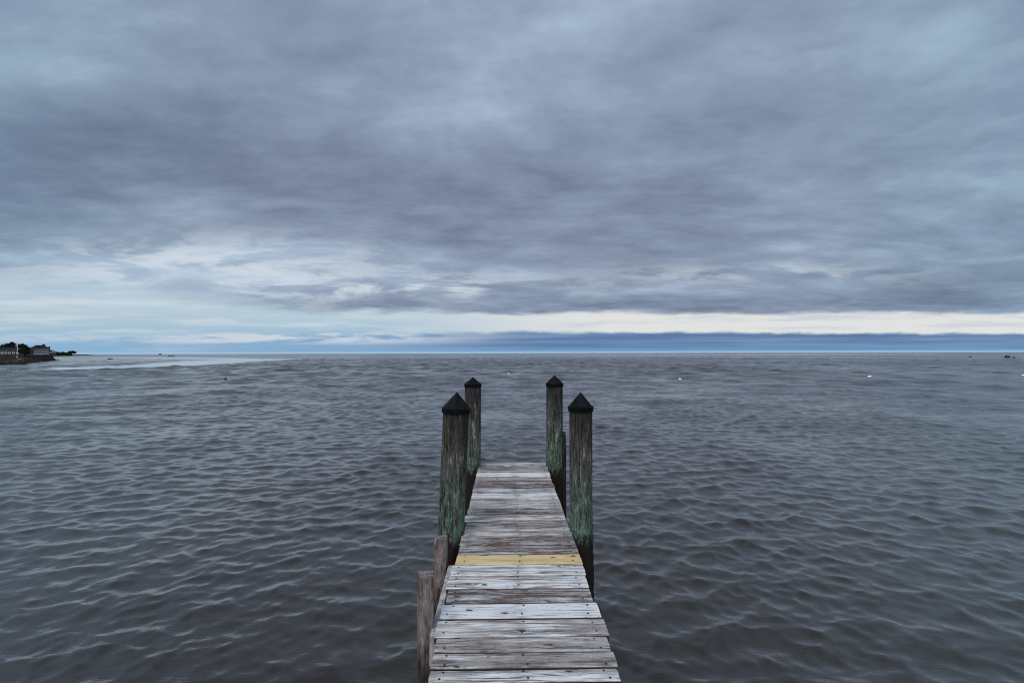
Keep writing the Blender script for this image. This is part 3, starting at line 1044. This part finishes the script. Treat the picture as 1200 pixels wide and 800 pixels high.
# far house: grey two-storey block, hip roof with dormer block and chimney
b = at_depth(46.5, 414.0, 300)
h2 = empty('shore_house', (b.x, 300, 4.15), 'grey two-storey house with a dark hip roof standing on the sea wall', 'house', None, (0, 0, R(42)))
h2.scale = (0.72, 0.72, 1.0)
link('wall', box_mesh('wall', (-5.6, 0, 0), (5.6, 8, 3.9)), M_SHINGLE, h2)
rf = link('roof', prism_roof(11.2, 8, 1.55, 0.5, 3.6), M_ROOF, h2, (0, 4, 4.05))
link('chimney', box_mesh('chimney', (2.3, -0.6, 0.2), (3.0, 0.5, 2.3)), M_BRICK, rf)
link('dormer', box_mesh('dormer', (-2.6, -2.0, 0.3), (1.3, 2.0, 1.75), 0.05), M_ROOF, rf)
for k, x in enumerate((-4.5, -2.7, -0.9, 1.2, 2.6, 4.4)):
    window(h2, x, -0.01, 2.85, 0.95, 1.05)
    window(h2, x, -0.01, 1.05, 0.95, 1.15)
link('porch_rail', box_mesh('porch_rail', (-5.4, -1.3, 0.05), (5.6, -1.18, 0.30)), M_WHITE, h2)

# stone wall below the far house, low shed on its end
p0, p1 = on_water(34, 424.3), on_water(62.8, 422.3)
ang = math.atan2(p1.y - p0.y, p1.x - p0.x)
Lw = (p1 - p0).length
wl = link('sea_wall', box_mesh('sea_wall', (0, 0.0, -1.0), (Lw, 3.2, 3.9), 0.15), m_wall, None, (p0.x, p0.y, 0), (0, 0, ang))
tag(wl, 'dark stone sea wall below the grey house', 'wall')
b = at_depth(61, 414.0, 325)
s1 = empty('shed', (b.x, 325, 3.7), 'small dark shed with a pale roof at the end of the sea wall', 'shed', None, (0, 0, R(42)))
link('wall', box_mesh('wall', (-1.9, 0, 0), (1.9, 3, 1.5)), M_SHINGLE2, s1)
link('roof', prism_roof(3.8, 3, 0.6, 0.25, 0.0), M_SHINGLE, s1, (0, 1.5, 1.64))
b = at_depth(30.5, 411.5, 262)
s2 = empty('cottage', (b.x, 262, 4.0), 'small cottage with a pale gable between the two larger houses', 'house', None, (0, 0, R(80)))
link('wall', box_mesh('wall', (-2.2, -2, 0), (2.2, 2, 2.4)), M_SHINGLE2, s2)
link('roof', prism_roof(4.4, 4, 1.4, 0.3, 0.0), M_ROOFG, s2, (0, 0, 2.54))
link('gable_trim', box_mesh('gable_trim', (-2.35, -0.9, 2.9), (-2.26, 0.9, 3.4)), M_WHITE, s2)

# flagpole
b = at_depth(20.2, 416.5, 205)
fp = empty('flagpole', (b.x, 205, 2.9), 'white flagpole with a limp flag in front of the porch', 'flagpole')
bm = bmesh.new()
bmesh.ops.create_cone(bm, cap_ends=True, segments=12, radius1=0.13, radius2=0.07, depth=6.3, matrix=Matrix.Translation((0, 0, 3.15)))
link('mast', from_bm('mast', bm, True), M_WHITE, fp)
link('base_block', box_mesh('base_block', (-.18, -.18, -.1), (.18, .18, .35), 0.05), M_WHITE, fp)
link('yard', box_mesh('yard', (-0.5, -.04, 1.9), (0.9, .04, 2.0)), M_WHITE, fp)
m_flag, t = new_mat('flag_cloth')
o_ = t.node('ShaderNodeTexCoord').outputs['Object']
fx, fy, fz = t.sep(o_)
strp = t.ss(t.m('SINE', t.mul(fz, 22.0)), -0.1, 0.1)
c = t.mix(strp, (0.30, 0.035, 0.04), (0.55, 0.55, 0.55))
c = t.mix(t.ss(fz, 0.25, 0.3), c, (0.02, 0.03, 0.09))
t.bsdf(c, 0.9)
vs, fs = [], []
for i in range(9):
    for j in range(9):
        u, v = i / 8, j / 8
        vs.append((-u * 0.75 - 0.08, 0.16 * math.sin(u * 9) * u, -0.75 + v * 1.3 - u * 0.35))
for i in range(8):
    for j in range(8):
        a = i * 9 + j
        fs.append((a, a + 9, a + 10, a + 1))
me = mesh_from('flag', vs, fs, True)
fl = link('flag', me, m_flag, fp, (0, 0, 5.55))
so = fl.modifiers.new('thick', 'SOLIDIFY'); so.thickness = 0.01

# trees ------------------------------------------------------------
def leaf_mat(name, a, b_):
    m, t = new_mat(name)
    n = t.noise(t.node('ShaderNodeTexCoord').outputs['Object'], 0.7, 4.0)
    t.bsdf(t.mix(t.ss(n, 0.35, 0.65), a, b_), 0.9, None, 0.1)
    return m


M_LEAF = leaf_mat('foliage_dark', (0.014, 0.021, 0.010), (0.032, 0.042, 0.020))
M_LEAF2 = leaf_mat('foliage_brown', (0.024, 0.020, 0.014), (0.045, 0.038, 0.024))
M_BARK = simple('bark', (0.035, 0.028, 0.022), 0.95, 0.3, 2.0)


def crown_mesh(rx, ry, rz, seed, nclump=26, per=70, leaf=0.34):
    rn = np.random.default_rng(seed)
    verts, faces = [], []
    for c in range(nclump):
        d = rn.normal(size=3); d /= np.linalg.norm(d)
        rad = rn.uniform(0.35, 0.95)
        ctr = d * rad * np.array([rx, ry, rz])
        if ctr[2] < -0.55 * rz: ctr[2] *= 0.5
        cs = rn.uniform(0.22, 0.42)
        for k in range(per):
            q = rn.normal(size=3); q /= np.linalg.norm(q)
            p = ctr + q * rn.uniform(0.5, 1.0) * cs * np.array([rx, ry, rz * 0.8])
            a = rn.normal(size=3); a /= np.linalg.norm(a)
            b = np.cross(a, rn.normal(size=3)); b /= np.linalg.norm(b)
            s = leaf * rn.uniform(0.6, 1.3)
            i0 = len(verts)
            verts += [p - a * s, p + b * s * .55, p + a * s, p - b * s * .55]
            faces.append((i0, i0 + 1, i0 + 2, i0 + 3))
    return mesh_from('crown', verts, faces)


def trunk_mesh(h_, r):
    bm = bmesh.new()
    bmesh.ops.create_cone(bm, cap_ends=True, segments=10, radius1=r, radius2=r * .45, depth=h_, matrix=Matrix.Translation((0, 0, h_ / 2)))
    for k in range(4):
        a = k * 1.7
        m4 = Matrix.Translation((0, 0, h_ * .7)) @ Matrix.Rotation(a, 4, 'Z') @ Matrix.Rotation(R(42), 4, 'Y') @ Matrix.Translation((0, 0, h_ * .22))
        bmesh.ops.create_cone(bm, cap_ends=True, segments=7, radius1=r * .4, radius2=r * .15, depth=h_ * .5, matrix=m4)
    return from_bm('trunk', bm, True)


def tree(px, top_py, y, width_px, base_z, label, seed, mat=None, name='broadleaf_tree', leaf=0.36, group='dark trees around the shore houses', nclump=26, per=70):
    tp = at_depth(px, top_py, y)
    H = tp.z - base_z
    rx = width_px * y / FPX / 2
    root = empty(name, (tp.x, y, base_z), label, 'tree', group)
    rz = H * 0.36
    link('trunk', trunk_mesh(H * 0.62, max(0.08, H * 0.03)), M_BARK, root)
    link('crown', crown_mesh(rx * .98, rx * .98, rz * .9, seed, nclump, per, leaf), mat or M_LEAF, root, (0, 0, H - rz))
    return root


tree(-2, 404.6, 232, 14, 3.7, 'reddish-brown tree cut by the left edge of the picture', 1, M_LEAF2)
tree(6.5, 402.8, 240, 14, 3.7, 'dark tree over the left end of the porch house', 2)
tree(15.5, 400.0, 244, 12, 3.7, 'tallest dark tree, just left of the flag', 3)
tree(23.0, 400.6, 240, 12, 3.7, 'dark tree rising right of the flagpole top', 4)
tree(28.6, 402.4, 246, 9, 3.7, 'dark tree beside the pale cottage gable', 5)
tree(26.0, 409.0, 222, 7, 3.4, 'low bushy tree in front of the cottage right of the porch', 6, M_LEAF2)
tree(33.5, 407.6, 280, 8, 3.8, 'dark tree between cottage and grey house', 7)
tree(51.4, 402.6, 312, 3.2, 3.9, 'slim pointed tree rising beside the chimney of the grey house', 8, None, 'conifer_tree', 0.3)
tree(55.0, 405.6, 312, 6, 3.9, 'dark tree at the right end of the grey house', 9)
tree(58.4, 409.6, 330, 5, 3.6, 'small dark tree between grey house and shed', 10)
tree(2.5, 403.4, 250, 9, 3.7, 'dark tree between the reddish-brown one and the porch house', 21)
tree(10.8, 401.2, 252, 9, 3.7, 'dark tree behind the middle of the porch roof', 22)
tree(19.6, 401.4, 254, 9, 3.7, 'dark tree directly behind the flag', 23)
tree(37.5, 405.8, 318, 8, 3.9, 'dark tree over the left end of the grey house roof', 24)
tree(43.5, 404.4, 320, 9, 3.9, 'dark tree behind the middle of the grey house roof', 25)
tree(31.0, 411.2, 246, 5, 3.6, 'low dark bush before the cottage wall', 26)
tree(62.6, 410.8, 345, 5, 3.4, 'small dark tree behind the shed roof', 27)
tree(84.5, 410.6, 1250, 7, 1.8, 'round-headed lone tree toward the tip of the headland', 11, None, 'broadleaf_tree', 1.4, 'headland trees')

# wood on the headland, one mass
vs, fs = [], []
rn = np.random.default_rng(5)
for k in range(150):
    px = rn.uniform(52, 82)
    y = 1180 + rn.uniform(0, 220)
    p = at_depth(px, 415, y)
    top = (4.3 + 1.6 * mnoise.noise((px * .35, 2.0, 0)) - 0.055 * (px - 60)) * y / FPX + 1.2
    r = rn.uniform(4, 9)
    for q in range(60):
        d = rn.normal(size=3); d /= np.linalg.norm(d)
        c = np.array([p.x, y, max(3.0, top - r * .7)]) + d * r * np.array([1, 1, .7]) * rn.uniform(.5, 1)
        c[2] = max(c[2], 1.6)
        a = rn.normal(size=3); a /= np.linalg.norm(a)
        b_ = np.cross(a, rn.normal(size=3)); b_ /= np.linalg.norm(b_)
        s = rn.uniform(.9, 2.0)
        i0 = len(vs)
        vs += [c - a * s, c + b_ * s * .6, c + a * s, c - b_ * s * .6]
        fs.append((i0, i0 + 1, i0 + 2, i0 + 3))
wd = link('wood', mesh_from('wood', vs, fs), M_LEAF)
tag(wd, 'dark wood covering the low headland on the left', 'wood', kind='stuff')
b = at_depth(69.5, 414.0, 1200)
fh = empty('cabin', (b.x, 1200, 2.2), 'tiny pale-fronted cabin among the trees of the headland', 'house')
link('wall', box_mesh('wall', (-4, 0, 0), (4, 6, 4.5)), M_SHINGLE2, fh)
link('roof', prism_roof(8, 6, 2.4, .5), M_ROOF, fh, (0, 3, 4.64))

# boulders along the foot of the bank
specs = [(2, 426.4, 5, 1.8), (7.5, 424.6, 4.5, 2.0), (13, 426.0, 5, 1.6), (17.5, 422.4, 5.0, 1.6), (24, 421.4, 4.8, 1.5), (21, 425.8, 5, 1.5),
         (28.5, 423.6, 3.2, 1.6), (33, 424.2, 4, 1.4), (39, 424.0, 4.4, 1.0), (44, 423.6, 3, 1.2), (49.5, 423.0, 3.0, 1.7), (9.5, 421.6, 4.2, 1.6),
         (3.5, 421.2, 4.5, 1.8), (66.8, 421.4, 5.0, 0.5), (41.5, 425.1, 1.6, 0.8)]
names = ['wide boulder at the left edge of the picture, at the waterline', 'tall boulder high on the bank below the porch', 'boulder at the waterline below the porch middle',
         'pale boulder below the foot of the flagpole', 'pale flat boulder right of the flagpole foot', 'dark boulder at the waterline below the flagpole',
         'boulder at the corner where the bank turns toward the sea wall', 'dark boulder at the left end of the sea wall', 'flat boulder in front of the sea wall, left half',
         'small boulder in front of the sea wall, middle', 'pale boulder at the foot of the sea wall below the grey house', 'brown boulder mid-bank below the porch end',
         'brown boulder high on the bank at the picture edge', 'low flat rock awash off the end of the sea wall', 'tiny black rock in the shallows before the sea wall']
for i, ((px, py, wp, hp_), lab) in enumerate(zip(specs, names)):
    p = on_water(px, py)
    dep = min(p.y, 330)
    if py < 423.0 and px < 30:
        dep = 209.0
    elif px < 30 and py < 425.5:
        dep = 203.0
    q = at_depth(px, py, dep) if dep != p.y else p
    s = dep / FPX
    o = link('boulder', rock_mesh(wp * s / 2, wp * s / 2, hp_ * s * .8, 20 + i * 1.7), M_ROCK2 if i in (3, 4, 10, 1, 7) else M_ROCK3, None,
             (q.x, q.y, max(q.z, 0.0)))
    tag(o, lab, 'boulder', 'boulders along the shore bank')

# ------------------------------------------------------------------ render settings
scene.render.engine = 'CYCLES'
scene.cycles.use_denoising = False
scene.cycles.denoiser = 'OPENIMAGEDENOISE'
scene.cycles.max_bounces = 6
scene.cycles.pixel_filter_type = 'BLACKMAN_HARRIS'
scene.cycles.filter_width = 1.1
scene.cycles.sample_clamp_indirect = 6.0
vs_ = scene.view_settings
scene.display_settings.display_device = 'sRGB'
vs_.view_transform = 'Standard'
vs_.look = 'None'
vs_.exposure = 0.0
vs_.gamma = 1.0
vs_.use_curve_mapping = False
